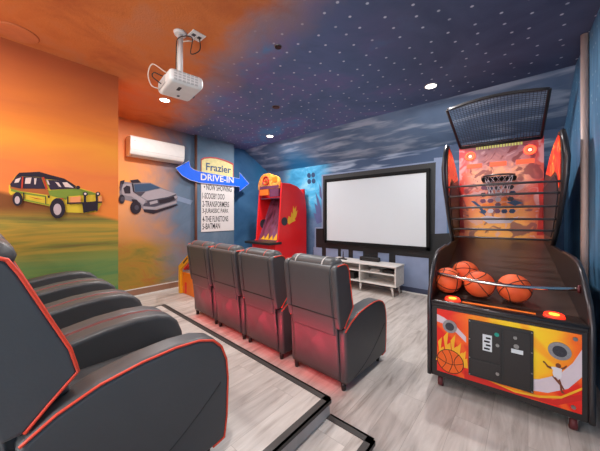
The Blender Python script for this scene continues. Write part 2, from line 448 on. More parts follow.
# seating platform with its dark nosing, and the small side step
PX0, PX1, PH = -3.47, -.914, .20
YFL, YFR = 1.45, 1.352
SX1, SH = -.633, .10
struct(mb('wood_floor').zprism([(PX0,YB),(PX1,YB),(PX1,YFR),(PX0,YFL)], 0, PH-.004).build('floor_platform'))
struct(mb('wood_floor').zprism([(PX1,YB),(SX1,YB),(SX1,YFR),(PX1,YFR)], 0, SH-.004).build('floor_step'))
def nosing(name, p0, p1, inn, top, drop=.024, wd=.036):
    p0, p1, inn = Vector(p0+(top,)), Vector(p1+(top,)), Vector(inn+(0,))
    b = mb('nosing'); up = Vector((0,0,.002)); out = -inn*.012
    b.slab([p0+out, p1+out, p1+inn*wd, p0+inn*wd], up-Vector((0,0,.006)))
    b.slab([p0+out, p1+out, p1+out-Vector((0,0,drop)), p0+out-Vector((0,0,drop))], -out*1.02)
    return struct(b.build(name))
nosing('trim_3', (PX0,YFL), (PX1,YFR), (0,-1), PH)
nosing('trim_4', (PX1,YB), (PX1,YFR), (-1,0), PH)
nosing('trim_5', (PX1,YFR), (SX1,YFR), (0,-1), SH)
nosing('trim_6', (SX1,YB), (SX1,YFR), (-1,0), SH)
b = mb('nosing'); b.box(PX0-.006, PX0+.012, YE+.02, YFL, PH-.03, PH); struct(b.build('trim_7'))

# ---------------------------------------------------------------- recliners
HW = .283
def make_recliner(label, group, ytop, htop, strap):
    r = thing('recliner', label, 'recliner', group=group)
    at = .122
    arm = [(.0,.05),(.60,.05),(.66,.06),(.674,.16),(.68,.34),(.672,.43),(.645,.50),(.60,.545),(.53,.568),(.43,.575),(.30,.567),(.17,.545),(.06,.505),(-.02,.455)]
    for sx in (1, -1):
        x0, x1 = (HW-at, HW) if sx > 0 else (-HW, -HW+at)
        a = mb('leather').xprism(arm, x0, x1).build('arm', r, .026, 4)
        xo = sx*(HW-.010)
        P = [(xo,y,z) for y, z in arm[1:]]
        Q = []
        for i in range(len(P)-1):
            A, B = Vector(P[i]), Vector(P[i+1])
            for k in range(3): Q.append(A.lerp(B, k/3))
        Q.append(Vector(P[-1]))
        cy, cz = .30, .33
        Q = [Vector((p.x+sx*.0055, cy+(p.y-cy)*.978, cz+(p.z-cz)*.974)) for p in Q]
        mb('piping_red').tube(Q, .0052, 6).build('piping', a)
        S = [(sx*(HW+.0005), .10+.53*t, .075+.20*t*t+.06*t) for t in [k/10 for k in range(11)]]
        mb('leather_seam').tube(S, .0022, 5).build('seam', a)
    # back: leaning shell with padded wings
    def P(yb, z, y):   # shears the outline so the top sits at ytop
        return (y, z)
    zt = htop
    front_low, cut = (.125,.60), (.0,.47)
    wing = [cut, (.055,.53), front_low, (.105,.68), (ytop+.035,zt-.06), (ytop+.01,zt-.015), (ytop-.03,zt), (ytop-.12,zt-.005), (ytop-.15,zt-.03), (-.075,.56), (-.055,.47)]
    bk = mb('leather')
    BW = HW-.018
    bk.xprism(wing, BW-.052, BW); bk.xprism(wing, -BW, -BW+.052)
    shell = [(-.02,.40),(.06,.44),(.07,.60),(ytop-.02,zt-.03),(ytop-.05,zt-.004),(ytop-.12,zt-.006),(ytop-.145,zt-.03),(-.072,.56),(-.06,.42)]
    bk.xprism(shell, -BW+.05, BW-.05)
    back = bk.build('backrest', r, .02, 3)
    for sx in (1, -1):
        Q = [Vector((sx*BW, y, z)) for y, z in wing[:8]]
        R = []
        for i in range(len(Q)-1):
            for k in range(3): R.append(Q[i].lerp(Q[i+1], k/3))
        R.append(Q[-1])
        cy = (ytop)/2; R = [Vector((p.x-sx*.003, cy+(p.y-cy)*.965-.001, .72+(p.z-.72)*.978)) for p in R]
        mb('piping_red').tube(R, .0056, 6).build('piping', back)
    # stitched seams on the rear of the shell
    b = mb('leather_seam')
    for x in (BW-.062, -BW+.062):
        b.tube([(x, -.0755, .58), (x, ytop-.148, zt-.05)], .002, 5)
    b.tube([(-BW+.02, -.073, .56), (BW-.02, -.073, .56)], .004, 6)
    b.build('seam', back)
    # front cushion of the back, in three channels
    b = mb('leather')
    for k in range(3):
        t0, t1 = k/3, (k+1)/3
        y0, z0 = .085+(ytop-.01-.085)*t0, .50+(zt-.06-.50)*t0
        y1, z1 = .085+(ytop-.01-.085)*t1, .50+(zt-.06-.50)*t1
        b.xprism([(y0-.03,z0+.006),(y0+.03,z0+.012),(y1+.03,z1-.012),(y1-.03,z1-.006)], -BW+.056, BW-.056)
    b.build('back_cushion', r, .016, 3)
    e = mb('piping_red')
    for k in range(5): e.box(.02+.018*k, .032+.018*k, .0, .006, 0, .022)
    e.build('embroidery', r, loc=(0,.123,.585))
    # seat, footrest, rear skirt
    mb('leather').box(-HW+at-.004, HW-at+.004, .04, .60, .26, .43).build('seat', r, .045, 4)
    mb('leather').box(-HW+at, HW-at, .585, .64, .09, .41).build('footrest', r, .025, 3)
    b = mb('leather', True); nx, nz = 18, 16; G = []
    for j in range(nz+1):
        row = []
        for i in range(nx+1):
            u, v = i/nx, j/nz
            fold = .005*math.sin(9*u+7*v)*math.sin(PI*u)*math.sin(PI*v) + .008*math.exp(-((u-v*.75-.08)/.07)**2)*math.sin(PI*v)
            row.append(b.bm.verts.new((-HW+.055+(2*HW-.11)*u, -.055+.045*(1-v)-fold, .075+.45*v)))
        G.append(row)
    for j in range(nz):
        for i in range(nx): b.face([G[j][i], G[j][i+1], G[j+1][i+1], G[j+1][i]])
    sk = b.build('rear_skirt', r); so = sk.modifiers.new('solid', 'SOLIDIFY'); so.thickness = .012
    b = mb('leather'); b.box(-HW+.06, HW-.06, .0, .06, .06, .10); b.build('base_rail', r, .006, 2)
    # head pillow with its two straps
    px, py, pz = 0, ytop-.045, zt-.005
    b = mb('leather', True); n = 18; R = []; L = BW-.03
    for i in range(n+1):
        x = -L+2*L*i/n; k = min(1, (1-abs(x)/L)*7+.05)**.5
        R.append([b.bm.verts.new((x, py+.078*k*math.cos(q*2*PI/14), pz-.012+.055*k*math.sin(q*2*PI/14))) for q in range(14)])
    for i in range(n):
        for q in range(14): b.face([R[i][q], R[i][(q+1)%14], R[i+1][(q+1)%14], R[i+1][q]])
    b.face(R[0][::-1]); b.face(R[-1])
    pil = b.build('head_pillow', r)
    for sx in (-.62, .52):
        x = L*sx
        b = mb(strap); pts = [(x, py+.081*math.cos(a), pz-.012+.058*math.sin(a)) for a in [(-.1+1.15*k/12)*PI for k in range(13)]]
        for i in range(12):
            A, B = pts[i], pts[i+1]
            b.poly([(A[0]-.006,A[1],A[2]),(A[0]+.006,A[1],A[2]),(B[0]+.006,B[1],B[2]),(B[0]-.006,B[1],B[2])])
        b.build('strap', pil)
    for sx in (1, -1):
        for y in (.025, .58):
            mb('black_plastic').cyl((sx*(HW-.045), y, 0), (sx*(HW-.045), y, .055), .017, 14, .022).build('leg', r)
    return r
gB = 'gaming recliners in the row on the raised platform'; gF = 'gaming recliners in the front row facing the screen'
protoB = make_recliner('large dark grey recliner with red piping nearest the camera on the platform', gB, -.045, 1.0, 'strap_red')
labB = [None, 'dark grey recliner on the platform directly left of the nearest big recliner',
        'dark grey platform recliner next to the one beside the sunset wall',
        'dark grey recliner at the far end of the platform row against the sunset wall']
for i in range(4):
    o = protoB if i == 0 else copy_tree(protoB)
    o.location = (-1.363-.574*i, .075, PH)
    if labB[i]: o['label'] = labB[i]
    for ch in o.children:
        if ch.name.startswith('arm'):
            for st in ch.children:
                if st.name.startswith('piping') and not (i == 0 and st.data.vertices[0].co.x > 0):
                    st.data = st.data.copy(); st.data.materials[0] = M['piping_shaded']
protoF = make_recliner('grey recliner at the right end of the front row showing its red-piped outer side', gF, .03, .952, 'strap_white')
protoF.location = (-1.292, 1.725, 0); protoF.rotation_euler.z = -.03
labF = ['grey recliner seen from behind, second from the right end of the front row', 'grey recliner seen from behind in the front row, second from the left end',
        'grey recliner at the left end of the front row beside the orange play table']
for i, (x, y) in enumerate(((-1.955, 1.745), (-2.535, 1.77), (-3.115, 1.80))):
    o = copy_tree(protoF); o.location = (x, y, 0); o.rotation_euler.z = -.045; o['label'] = labF[i]
    for ch in o.children:
        if ch.name.startswith('head_pillow'):
            for st in ch.children:
                st.data = st.data.copy(); st.data.materials[0] = M['strap_red']

# ---------------------------------------------------------------- basketball arcade machine
TH = math.radians(4.0); BX, BY = -.147, 2.24
arc = thing('basketball_arcade', 'tall black basketball arcade machine with flame artwork and glowing backboard by the blue wall', 'arcade machine', (BX,BY,0), TH)
Wm = .445
# lower side panels, front frame
low = [(0,.095),(1.98,.095),(2.02,.16),(2.02,1.02),(.80,1.005),(.46,.998),(.34,.985),(.24,.945),(.14,.87),(.05,.77),(0,.66)]
for sx in (-1, 1):
    x0, x1 = (-Wm, -Wm+.03) if sx < 0 else (Wm-.03, Wm)
    s_ = mb('black_cabinet').xprism(low, x0, x1).build('side_panel', arc, .006, 2)
    E = [(sx*(Wm-.015), y, z) for y, z in [(0,.10),(0,.66),(.05,.77),(.14,.87),(.24,.945),(.34,.985),(.46,.998),(.80,1.005)]]
    R = []
    for i in range(len(E)-1):
        A, B = Vector(E[i]), Vector(E[i+1])
        for k in range(4): R.append(A.lerp(B, k/4))
    R.append(Vector(E[-1]))
    mb('edge_trim').tube(R, .016, 10).build('edge_trim', s_)
b = mb('black_cabinet'); b.box(-Wm+.03, Wm-.03, .004, .04, .095, .655); b.box(-Wm+.03, Wm-.03, .04, 2.0, .095, .12); b.box(-Wm+.03, Wm-.03, 1.97, 2.0, .12, 1.02)
b.build('front_frame', arc, .004, 2)
art = mb('cabinet_art').box(-.377, .388, -.004, .006, .14, .605).build('front_artwork', arc)
EZ = -.0045
def art_poly(pts, mat, parent, lift, name, t=.0015):
    return mb(mat).slab([(x, -.004-lift, z) for x, z in pts], (0,-t,0)).build(name, parent)
# ball in flames, left of the doors
def circ(cx, cz, rx, rz, n=24, a0=0, a1=2*PI): return [(cx+rx*math.cos(a0+(a1-a0)*k/n), cz+rz*math.sin(a0+(a1-a0)*k/n)) for k in range(n)]
b = mb('art_white'); b.slab([(x, -.0042, z) for x, z in [(-.377,.565),(-.33,.548),(-.25,.50),(-.19,.44),(-.19,.40),(-.25,.455),(-.33,.50),(-.377,.51)]], (0,-.001,0)); b.build('painted_swoosh', art)
b = mb('art_white'); b.slab([(x, -.0042, z) for x, z in [(.388,.52),(.35,.43),(.29,.34),(.2,.28),(.10,.25),(.10,.31),(.02,.31),(.02,.22),(.12,.19),(.24,.21),(.33,.27),(.388,.36)]], (0,-.001,0)); b.build('painted_swoosh', art)
b = mb('art_flame')
for fx, h, wd in ((-.355,.16,.030),(-.315,.22,.036),(-.27,.20,.034),(-.232,.15,.028),(-.20,.10,.022)):
    b.slab([(x, -.0056, z) for x, z in [(fx-wd,.22),(fx-wd*.2,.22+h*.45),(fx-wd*.5,.24+h*.75),(fx+wd*.4,.24+h),(fx+wd*.15,.22+h*.6),(fx+wd*.75,.22+h*.7),(fx+wd,.22)]], (0,-.001,0))
b.build('painted_flames', art)
b = mb('art_ball'); b.slab([(x, -.0068, z) for x, z in circ(-.29,.235,.086,.086)], (0,-.001,0)); bo = b.build('painted_ball', art)
b = mb('ball_black')
b.tube([(-.29+.085*math.cos(a), -.008, .235+.085*math.sin(a)) for a in [2*PI*k/24 for k in range(24)]], .0022, 4, True)
b.tube([(-.375+.17*k/8, -.008, .245-.03*math.sin(PI*k/8)) for k in range(9)], .002, 4)
b.tube([(-.30+.025*math.sin(PI*k/8), -.008, .15+.17*k/8) for k in range(9)], .002, 4)
b.tube([(-.345+.03*math.sin(PI*k/8), -.008, .17+.13*k/8) for k in range(9)], .002, 4)
b.tube([(-.235-.03*math.sin(PI*k/8), -.008, .17+.13*k/8) for k in range(9)], .002, 4)
b.build('ball_lines', bo)
# red sweep along the bottom
b = mb('art_red'); b.slab([(x, -.0050, z) for x, z in [(-.2,.20),(-.05,.17),(.1,.155),(.26,.175),(.388,.26),(.388,.225),(.28,.15),(.12,.141),(-.2,.141)]], (0,-.001,0)); b.build('painted_sweep', art)
b = mb('art_flame'); b.slab([(x, -.0062, z) for x, z in [(-.1,.19),(.08,.165),(.2,.18),(.3,.215),(.388,.30),(.388,.285),(.3,.20),(.2,.165),(.08,.152)]], (0,-.001,0)); b.build('painted_streak', art)
# leaping player
def pshrink(L_): return [(.285+(x-.235)*.62, .235+(z-.16)*.58) for x, z in L_]
b = mb('art_brown')
for P_ in ([(.205,.335),(.225,.30),(.255,.255),(.262,.235),(.25,.232),(.225,.265),(.195,.305)],               # near leg thigh
           [(.262,.245),(.268,.185),(.285,.16),(.262,.158),(.252,.185),(.248,.235)],
           [(.25,.30),(.262,.25),(.285,.20),(.275,.195),(.25,.235),(.235,.28)],
           [(.19,.405),(.165,.41),(.140,.445),(.128,.45),(.125,.435),(.14,.425),(.158,.392),(.19,.38)],        # arm
           [(.262,.40),(.285,.42),(.30,.45),(.293,.455),(.275,.43),(.255,.415)],
           circ(.238,.435,.02,.024,14)):
    b.slab([(x, -.0066, z) for x, z in pshrink(P_)], (0,-.001,0))
pl = b.build('painted_player', art)
b = mb('jersey_white')
b.slab([(x, -.0072, z) for x, z in pshrink([(.185,.405),(.215,.415),(.265,.408),(.262,.37),(.262,.335),(.255,.30),(.205,.31),(.197,.345),(.2,.375)])], (0,-.0008,0)); b.build('painted_jersey', pl)
# coin doors
cd = mb('black_plastic').box(-.175, .172, -.02, -.003, .185, .575).build('coin_door', arc, .003, 2)
mb('black_cabinet').box(-.160, .010, -.024, -.019, .315, .555).build('door_leaf', cd, .003, 2)
mb('black_cabinet').box(-.160, .010, -.024, -.019, .202, .306).build('door_leaf', cd, .003, 2)
mb('black_cabinet').box(.024, .158, -.024, -.019, .202, .555).build('door_leaf', cd, .003, 2)
b = mb('sticker'); b.box(-.092, -.04, -.0255, -.0238, .385, .495); b.mat('ink')
for k in range(4): b.box(-.084+.01*(k%2), -.052+.005*(k%2), -.0262, -.0254, .395+.024*k, .407+.024*k)
b.build('coin_sticker', cd)
mb('sticker_teal').cyl((-.014,-.022,.51), (-.014,-.027,.51), .013, 16).build('coin_button', cd)
for (x, z) in ((-.010,.44),(-.010,.25),(.082,.515)):
    mb('steel').cyl((x,-.022,z), (x,-.031,z), .010, 14).build('lock', cd)
b = mb('sticker'); b.box(.062, .122, -.0255, -.0238, .415, .441); b.mat('steel').cyl((.088,-.022,.46),(.088,-.026,.46), .014, 14); b.build('bill_label', cd)
for x in (-.168, .165):
    for z in (.194, .31, .44, .566): mb('steel').cyl((x,-.018,z), (x,-.0225,z), .0045, 8).build('bolt', cd)
mb('steel').cyl((.36,-.003,.575), (.36,-.012,.575), .011, 12).build('lock', arc)
mb('steel').cyl((.352,-.003,.17), (.352,-.012,.17), .011, 12).build('lock', arc)
# speakers
for cx, cz, r0 in ((-.292,.492,.046), (.292,.485,.052)):
    g = mb('silver_grille').cyl((cx,-.002,cz), (cx,-.012,cz), r0, 28).build('speaker_grille', arc)
    mb('dark_grille').cyl((cx,-.011,cz), (cx,-.016,cz), r0*.62, 24).build('speaker_cone', g)
# front ledge, glowing buttons, light strip
b = mb('black_cabinet'); b.xprism([(-.012,.628),(-.012,.655),(.01,.668),(.225,.650),(.225,.615),(.03,.61)], -Wm+.03, Wm-.03); b.build('front_ledge', arc, .006, 2)
mb('edge_trim').tube([(-Wm+.03,-.010,.655),(Wm-.03,-.010,.655)], .009, 8).build('ledge_trim', arc)
for x in (-.285, .28):
    g = mb('button_glow').cyl((x,.085,.66), (x,.083,.678), .054, 28, .048).build('glow_button', arc)
    mb('button_core').cyl((x,.083,.677), (x,.083,.681), .026, 20).build('button_cap', g)
mb('art_orange').box(-.22, .19, .055, .085, .655, .667).build('ledge_strip', arc)
# playing ramp
rz0, rz1 = .652, 1.03
ramp = mb('ramp_laminate').xprism([(.215,rz0),(1.95,rz1),(1.95,rz1-.03),(.215,rz0-.03)], -Wm+.03, Wm-.03).build('ball_ramp', arc)
def rampz(d): return rz0+(rz1-rz0)*(d-.215)/(1.95-.215)
# rail across the front
P_ = []
for k in range(21):
    t = k/20; x = -Wm+.02+(2*Wm-.04)*t
    P_.append((x, (.195-.105*math.sin(PI*t)), .835-.012*math.sin(PI*t)-.0*t))
rail = mb('chrome').tube(P_, .0125, 12).build('ball_rail', arc)
for x in (-Wm+.034, Wm-.034): mb('caster_red').cyl((x-.006,.195,.835), (x+.006,.192,.835), .026, 16).build('rail_flange', rail)
# upper side walls : flame art above, speaker mesh below
up = [(1.42,1.0),(1.95,1.0),(1.95,1.70),(1.76,1.79),(1.5,1.92),(1.25,2.0),(1.0,2.045),(.93,2.035),(.885,1.93),(.868,1.80),(.88,1.64),(.93,1.47),(1.04,1.30),(1.2,1.15)]
for sx in (-1, 1):
    x0, x1 = (-Wm+.0, -Wm+.022) if sx < 0 else (Wm-.022, Wm)
    s_ = mb('black_cabinet').xprism(up, x0, x1).build('upper_wall', arc, .004, 2)
    xi = -Wm+.0235 if sx < 0 else Wm-.0235
    A = [(1.74,1.765),(1.48,1.895),(1.24,1.97),(1.0,2.015),(.945,1.99),(.905,1.88),(.90,1.76),(.925,1.62),(.97,1.55),(1.02,1.66),(1.15,1.72),(1.4,1.70)]
    mb('flame_side_art').slab([(xi, y, z) for y, z in A], (-.004*sx,0,0)).build('flame_panel', s_)
    G = [(1.40,1.09),(1.90,1.10),(1.90,1.62),(1.4,1.665),(1.16,1.68),(1.05,1.62),(1.03,1.48),(1.12,1.33),(1.26,1.18)]
    mb('dark_grille').slab([(xi, y, z) for y, z in G], (-.006*sx,0,0)).build('mesh_panel', s_)
    E = [(sx*(Wm-.011+.026*math.exp(-((z-1.76)/.22)**2)), y, z) for y, z in [(1.42,1.0),(1.2,1.15),(1.04,1.30),(.93,1.47),(.88,1.64),(.868,1.80),(.885,1.93),(.93,2.03),(1.0,2.035),(1.3,1.92)]]
    mb('edge_trim').tube(E, .021, 10).build('edge_trim', s_)
# backboard with painted art
bb = mb('backboard_art').box(-Wm+.022, Wm-.022, 1.93, 1.96, 1.03, 2.24).build('backboard', arc)
for cx in (-.30, .30):
    mb('ring_glow').tube([(cx+.045*math.cos(a), 1.925, 2.09+.045*math.sin(a)) for a in [2*PI*k/24 for k in range(24)]], .014, 8, True).build('score_ring', bb)
    mb('ring_core').cyl((cx,1.929,2.09), (cx,1.926,2.09), .018, 16).build('ring_core', bb)
b = mb('marquee_text')
for k in range(17): b.box(-.235+.028*k, -.217+.028*k, 1.926, 1.931, 2.165, 2.205)
b.build('score_lights', bb)
for x0 in (-.34, -.09, .17): mb('score_glow').box(x0, x0+.17, 1.925, 1.931, 1.93, 1.985).build('score_window', bb)
# hoop: dark rim box, tapering net
hp = mb('black_matte').box(-.17, .17, 1.72, 1.93, 1.735, 1.775).build('hoop', arc, .012, 2)
mb('rod_metal').tube([(.0+.15*math.cos(a), 1.74+.13*math.sin(a), 1.785) for a in [2*PI*k/28 for k in range(28)]], .011, 8, True).build('rim', hp)
b = mb('art_white'); NR = []
for j in range(6):
    r_ = .145-.055*(j/5)**.8
    NR.append([(r_*math.cos(2*PI*(k+.5*(j%2))/14), 1.74+r_*.87*math.sin(2*PI*(k+.5*(j%2))/14), 1.78-.045*j) for k in range(14)])
for j in range(5):
    for k in range(14):
        kk = (k+1)%14 if j % 2 else (k-1)%14
        b.tube([NR[j][k], NR[j+1][k]], .0028, 4); b.tube([NR[j][k], NR[j+1][kk]], .0028, 4)
b.build('hoop_net', hp)
for (pts, mm) in (([(-.29,1.50),(-.21,1.42),(-.16,1.33),(-.13,1.30),(-.17,1.42),(-.25,1.50)], 'sign_navy'), ([(.08,1.47),(.16,1.50),(.24,1.46),(.16,1.43)], 'sign_navy'), ([(-.2,1.28),(-.12,1.31),(.1,1.27),(.2,1.30),(.12,1.22),(-.1,1.21)], 'art_white')):
    mb(mm).slab([(x,1.9295,z) for x, z in pts], (0,-.002,0)).build('painted_shape', bb)
rng = random.Random(3)
for i in range(5):
    for j in range(5):
        cx, cz = -.15+.07*i+rng.uniform(-.012,.012), 1.36+.075*j+rng.uniform(-.012,.012)
        mm = rng.choice(['purple_panel','art_white','sign_navy','purple_panel','art_orange','dark_grille'])
        mb(mm).slab([(cx+.034*math.cos(a+i), 1.9292, cz+.03*math.sin(a+i)) for a in [0,1.1,2.3,3.3,4.4,5.5]], (0,-.0012,0)).build('painted_patch', bb)
for sx in (-1, 1): mb('art_red').slab([(sx*.42,1.9293,1.08),(sx*.36,1.9293,1.08),(sx*.385,1.9293,1.4),(sx*.37,1.9293,1.7),(sx*.42,1.9293,1.75)], (0,-.001,0)).build('painted_border', bb)
# clear front rods between the side walls
for z, d0 in ((1.07,1.32), (1.165,1.19), (1.275,1.07), (1.39,.985), (1.505,.925), (1.60,.90)):
    mb('rod_metal').tube([(-Wm+.01+(2*Wm-.02)*k/16, d0-.055*math.sin(PI*k/16), z) for k in range(17)], .0105, 8).build('guard_rod', arc)
# netted top frame leaning forward over the machine
TL, TR_, BLc, BRc = Vector((-.51,1.47,2.60)), Vector((.42,1.47,2.60)), Vector((-.41,1.93,2.215)), Vector((.40,1.93,2.215))
topbow = [TL.lerp(TR_, k/16)+Vector((0, .0, .05*math.sin(PI*k/16))) for k in range(17)]
nf = mb('black_plastic').tube([BLc]+topbow+[BRc], .016, 8).build('net_frame', arc)
mb('black_plastic').tube([BLc, BRc], .018, 8).build('lower_bar', nf)
mb('edge_trim').tube([p+Vector((0,-.004,.012)) for p in topbow], .01, 8).build('top_trim', nf)
b = mb('net_cord')
for i in range(1, 30):
    t = i/30; a = BLc.lerp(BRc, t); k = t*16; i0 = min(int(k), 15); c_ = topbow[i0].lerp(topbow[i0+1], k-i0); b.tube([a, c_], .0030, 3)
for j in range(1, 26):
    t = j/26; b.tube([(BLc.lerp(BRc, s_/8)).lerp(topbow[s_*2], t) for s_ in range(9)], .0030, 3)
b.build('safety_net', nf)
b = mb('black_cabinet'); b.box(-.42, .42, 1.96, 2.0, 1.02, 2.26); b.build('rear_wall', arc)
# casters
for x in (-.36, .36):
    for y in (.07, 1.85):
        c_ = mb('steel').box(x-.022, x+.022, y-.03, y+.03, .075, .096).build('caster', arc)
        mb('caster_red').cyl((x-.016,y,.046), (x+.016,y,.046), .046, 20).build('wheel', c_)
        b = mb('steel'); b.box(x-.022, x-.017, y-.018, y+.018, .03, .09); b.box(x+.017, x+.022, y-.018, y+.018, .03, .09); b.box(x-.022, x+.022, y-.018, y+.018, .0921, .096); b.build('fork', c_)
# basketballs, lying on the ramp against the rail
ca, sa = math.cos(TH), math.sin(TH)
RB = .103
def bball(lx, ld, label, rot):
    slope = (rz1-rz0)/(1.95-.215); z = rampz(ld)+RB*math.sqrt(1+slope*slope)+.002
    t = thing('basketball', label, 'basketball', (BX+lx*ca-ld*sa, BY+lx*sa+ld*ca, z), 0, 'basketballs on the arcade ramp')
    t.rotation_euler = rot
    mb('basketball_rubber').ball((0,0,0), RB, 32, 20).build('cover', t)
    b = mb('ball_black'); r_ = RB*.9965
    def circle(f, n=40): b.tube([Vector(f(2*PI*k/n)).normalized()*r_ for k in range(n)], .0032, 5, True)
    circle(lambda a: (math.cos(a), math.sin(a), 0)); circle(lambda a: (math.cos(a), 0, math.sin(a)))
    for s_ in (1, -1): circle(lambda a: (s_*(.62+.16*math.cos(2*a)), .82*math.cos(a), .82*math.sin(a)))
    b.build('seams', t)
bball(-.342, .27, 'orange basketball at the left end of the arcade ramp behind the rail', (.5,.3,.2))
bball(-.232, .455, 'orange basketball mostly hidden behind the two left balls on the ramp', (1.1,.4,.9))
bball(-.125, .27, 'orange basketball in the middle of the arcade ramp, touching the left ball', (.2,.9,.5))
bball(.088, .27, 'orange basketball lying alone, the rightmost on the arcade ramp', (.9,-.5,.3))

# ---------------------------------------------------------------- red arcade cabinet in the far corner
ra = thing('arcade_cabinet', 'red arcade cabinet with flame decal and round yellow marquee in the far corner', 'arcade machine', (-4.05,3.78,0))
side = [(-.16,.0),(.80,.0),(.80,1.45),(.77,1.66),(.66,1.83),(.50,1.93),(.28,1.975),(.03,1.965),(-.07,.82),(-.16,.78)]
for sx in (-1, 1):
    x0, x1 = (.305,.34) if sx > 0 else (-.34,-.305)
    s_ = mb('red_paint').xprism(side, x0, x1).build('side_panel', ra, .006, 2)
    if sx > 0:
        g = mb('dark_grille').cyl((.338,.10,1.20), (.346,.10,1.20), .085, 24).build('side_speaker', s_)
        b = mb('art_flame')
        fl = [(185,285),(194,255),(204,263),(207,235),(214,246),(216,204),(224,222),(232,204),(229,236),(238,226),(232,258),(224,268),(228,279),(206,290),(195,298)]
        b.slab([atX(250+x/5.01, 165+y/5.01, -4.05+.3405)-Vector((-4.05,3.78,0)) for x, y in fl], (.002,0,0))
        b.build('flame_decal', s_)
    else:
        mb('dark_grille').cyl((-.305,.12,1.14), (-.298,.12,1.14), .10, 24).build('side_speaker', s_)
mb('red_paint').box(-.305, .305, .74, .79, 0, 1.9).build('back_panel', ra)
mb('game_playfield').slab([(-.305,-.02,.80),(.305,-.02,.80),(.305,.36,1.70),(-.305,.36,1.70)], (0,.03,0)).build('playfield', ra)
mb('purple_panel').slab([(-.305,.04,1.66),(.305,.04,1.66),(.305,.36,1.70),(-.305,.36,1.70)], (0,0,.02)).build('upper_panel', ra)
b = mb('art_flame')
for k, (x, h) in enumerate(((-.18,.10),(-.06,.15),(.06,.12),(.18,.16))):
    b.slab([(x-.06,-.02+.4222*.02-.004,.82),(x+.06,-.02+.4222*.02-.004,.82),(x+.01,-.02+.4222*h-.004,.80+h)], (0,-.002,0))
b.build('painted_flames', ra)
mb('red_paint').box(-.305, .305, -.15, .02, .0, .78).build('front_panel', ra)
b = mb('black_plastic'); b.box(-.37, .37, -.34, .0, .755, .80); b.build('control_shelf', ra, .01, 2)
mq = mb('marquee_art').yprism([(-.345,1.86),(.30,1.86),(.31,1.98),(.27,2.08),(.17,2.13),(.08,2.15),(-.02,2.19),(-.14,2.19),(-.24,2.15),(-.30,2.08),(-.345,1.98)], .0, .05).build('marquee', ra, .006, 2)
b = mb('art_red'); b.tube([(-.09+.085*math.cos(a), -.004, 2.04+.085*math.sin(a)) for a in [2*PI*k/20 for k in range(20)]], .014, 6, True); b.tube([(-.09,-.004,1.96),(-.09,-.004,2.12)], .008, 5); b.tube([(-.17,-.004,2.04),(-.01,-.004,2.04)], .008, 5); b.build('painted_hoop', mq)
b = mb('art_orange'); b.box(.10, .24, -.006, .0, 2.0, 2.09); b.mat('purple_panel').box(-.28, .28, -.008, .0, 1.868, 1.925); b.build('painted_panel', mq)
b = mb('purple_panel'); b.box(.02, .28, -.006, .04, 1.70, 1.86); b.mat('art_orange').box(-.28, -.02, -.006, .04, 1.74, 1.86); b.build('header_panel', ra)

# ---------------------------------------------------------------- orange play table behind the front row
pt = thing('play_table', 'small orange and yellow play table on the floor beside the left end recliner', 'play table', (-4.26,2.45,0))
b = mb('orange_paint'); b.box(-.20, .28, -.28, .26, .0, .36); b.build('body', pt, .008, 2)
mb('white_grey').box(-.19, .27, -.27, .25, .36, .375).build('table_top', pt)
for y0 in (-.32, .26):
    b = mb('yellow_paint'); b.yprism([(-.27,.0),(-.20,.0),(-.20,.40),(.20,.68),(.27,.68),(.27,.75),(.17,.75),(-.27,.46)], y0, y0+.045); fr = b.build('side_frame', pt, .006, 2)
    if y0 < 0: mb('black_plastic').slab([(-.10,y0-.001,.535),(.04,y0-.001,.635),(.06,y0-.001,.615),(-.08,y0-.001,.515)], (0,-.003,0)).build('grip', fr)
mb('red_paint').slab([(-.18,-.27,.42),(.22,-.27,.68),(.22,.25,.68),(-.18,.25,.42)], (.015,0,-.03)).build('hood', pt)
b = mb('red_paint'); b.box(-.12, -.06, -.283, -.279, .02, .2); b.build('corner_stripe', pt)

# ---------------------------------------------------------------- projection screen, mural panel behind it, media stand
ps = thing('projection_screen', 'large blank white projection screen with black frame on the far wall', 'projection screen', (-2.22,4.62,.80))
mb('screen_white').box(-.97, .97, -.008, .0, .006, 1.21).build('screen_surface', ps)
b = mb('black_matte'); t_ = .052
b.box(-.97-t_, .97+t_, -.022, .03, 1.21, 1.21+t_+.01); b.box(-.97-t_, .97+t_, -.022, .03, -t_, .006); b.box(-.97-t_, -.97, -.022, .03, -t_, 1.22); b.box(.97, .97+t_, -.022, .03, -t_, 1.22)
b.build('screen_frame', ps, .004, 2)
simple('paint_black', (21,22,25), .55, var=.25, sc=6)
simple('paint_charcoal', (40,41,43), .55, var=.2, sc=5)
simple('paint_lavender', (128,142,172), .6, var=.15, sc=7)
simple('paint_stone', (80,98,126), .6, var=.3, sc=7)
simple('paint_spike', (84,92,140), .6, var=.2, sc=7)
simple('paint_clover', (40,70,110), .6)
def far_poly(b, pts, lift): b.slab([atY(px, py, KY-lift) for px, py in pts], (0,-.0012,0))
fm = thing('wall_mural', 'painted black cinema front with pale stones on the far wall around the screen', 'mural', (-2.2,KY,0))
INV = Matrix.Translation(-fm.location)
def rel(o, parent): o.parent = parent; o.matrix_parent_inverse = Matrix.Translation(-Vector(parent.location)); return o
b = mb('paint_lavender'); far_poly(b, [(321.6,174.8),(437,160.6),(440,161),(443,262),(432,262),(314.5,251),(314.8,227.6),(321.6,227)], .003)
far_poly(b, [(434,158),(446,157),(447,250),(434,250)], .002)
rel(b.build('painted_outline'), fm)
b = mb('paint_charcoal'); far_poly(b, [(323,176),(435.8,162.2),(434.5,275),(323,256)], .006); rel(b.build('painted_panel'), fm)
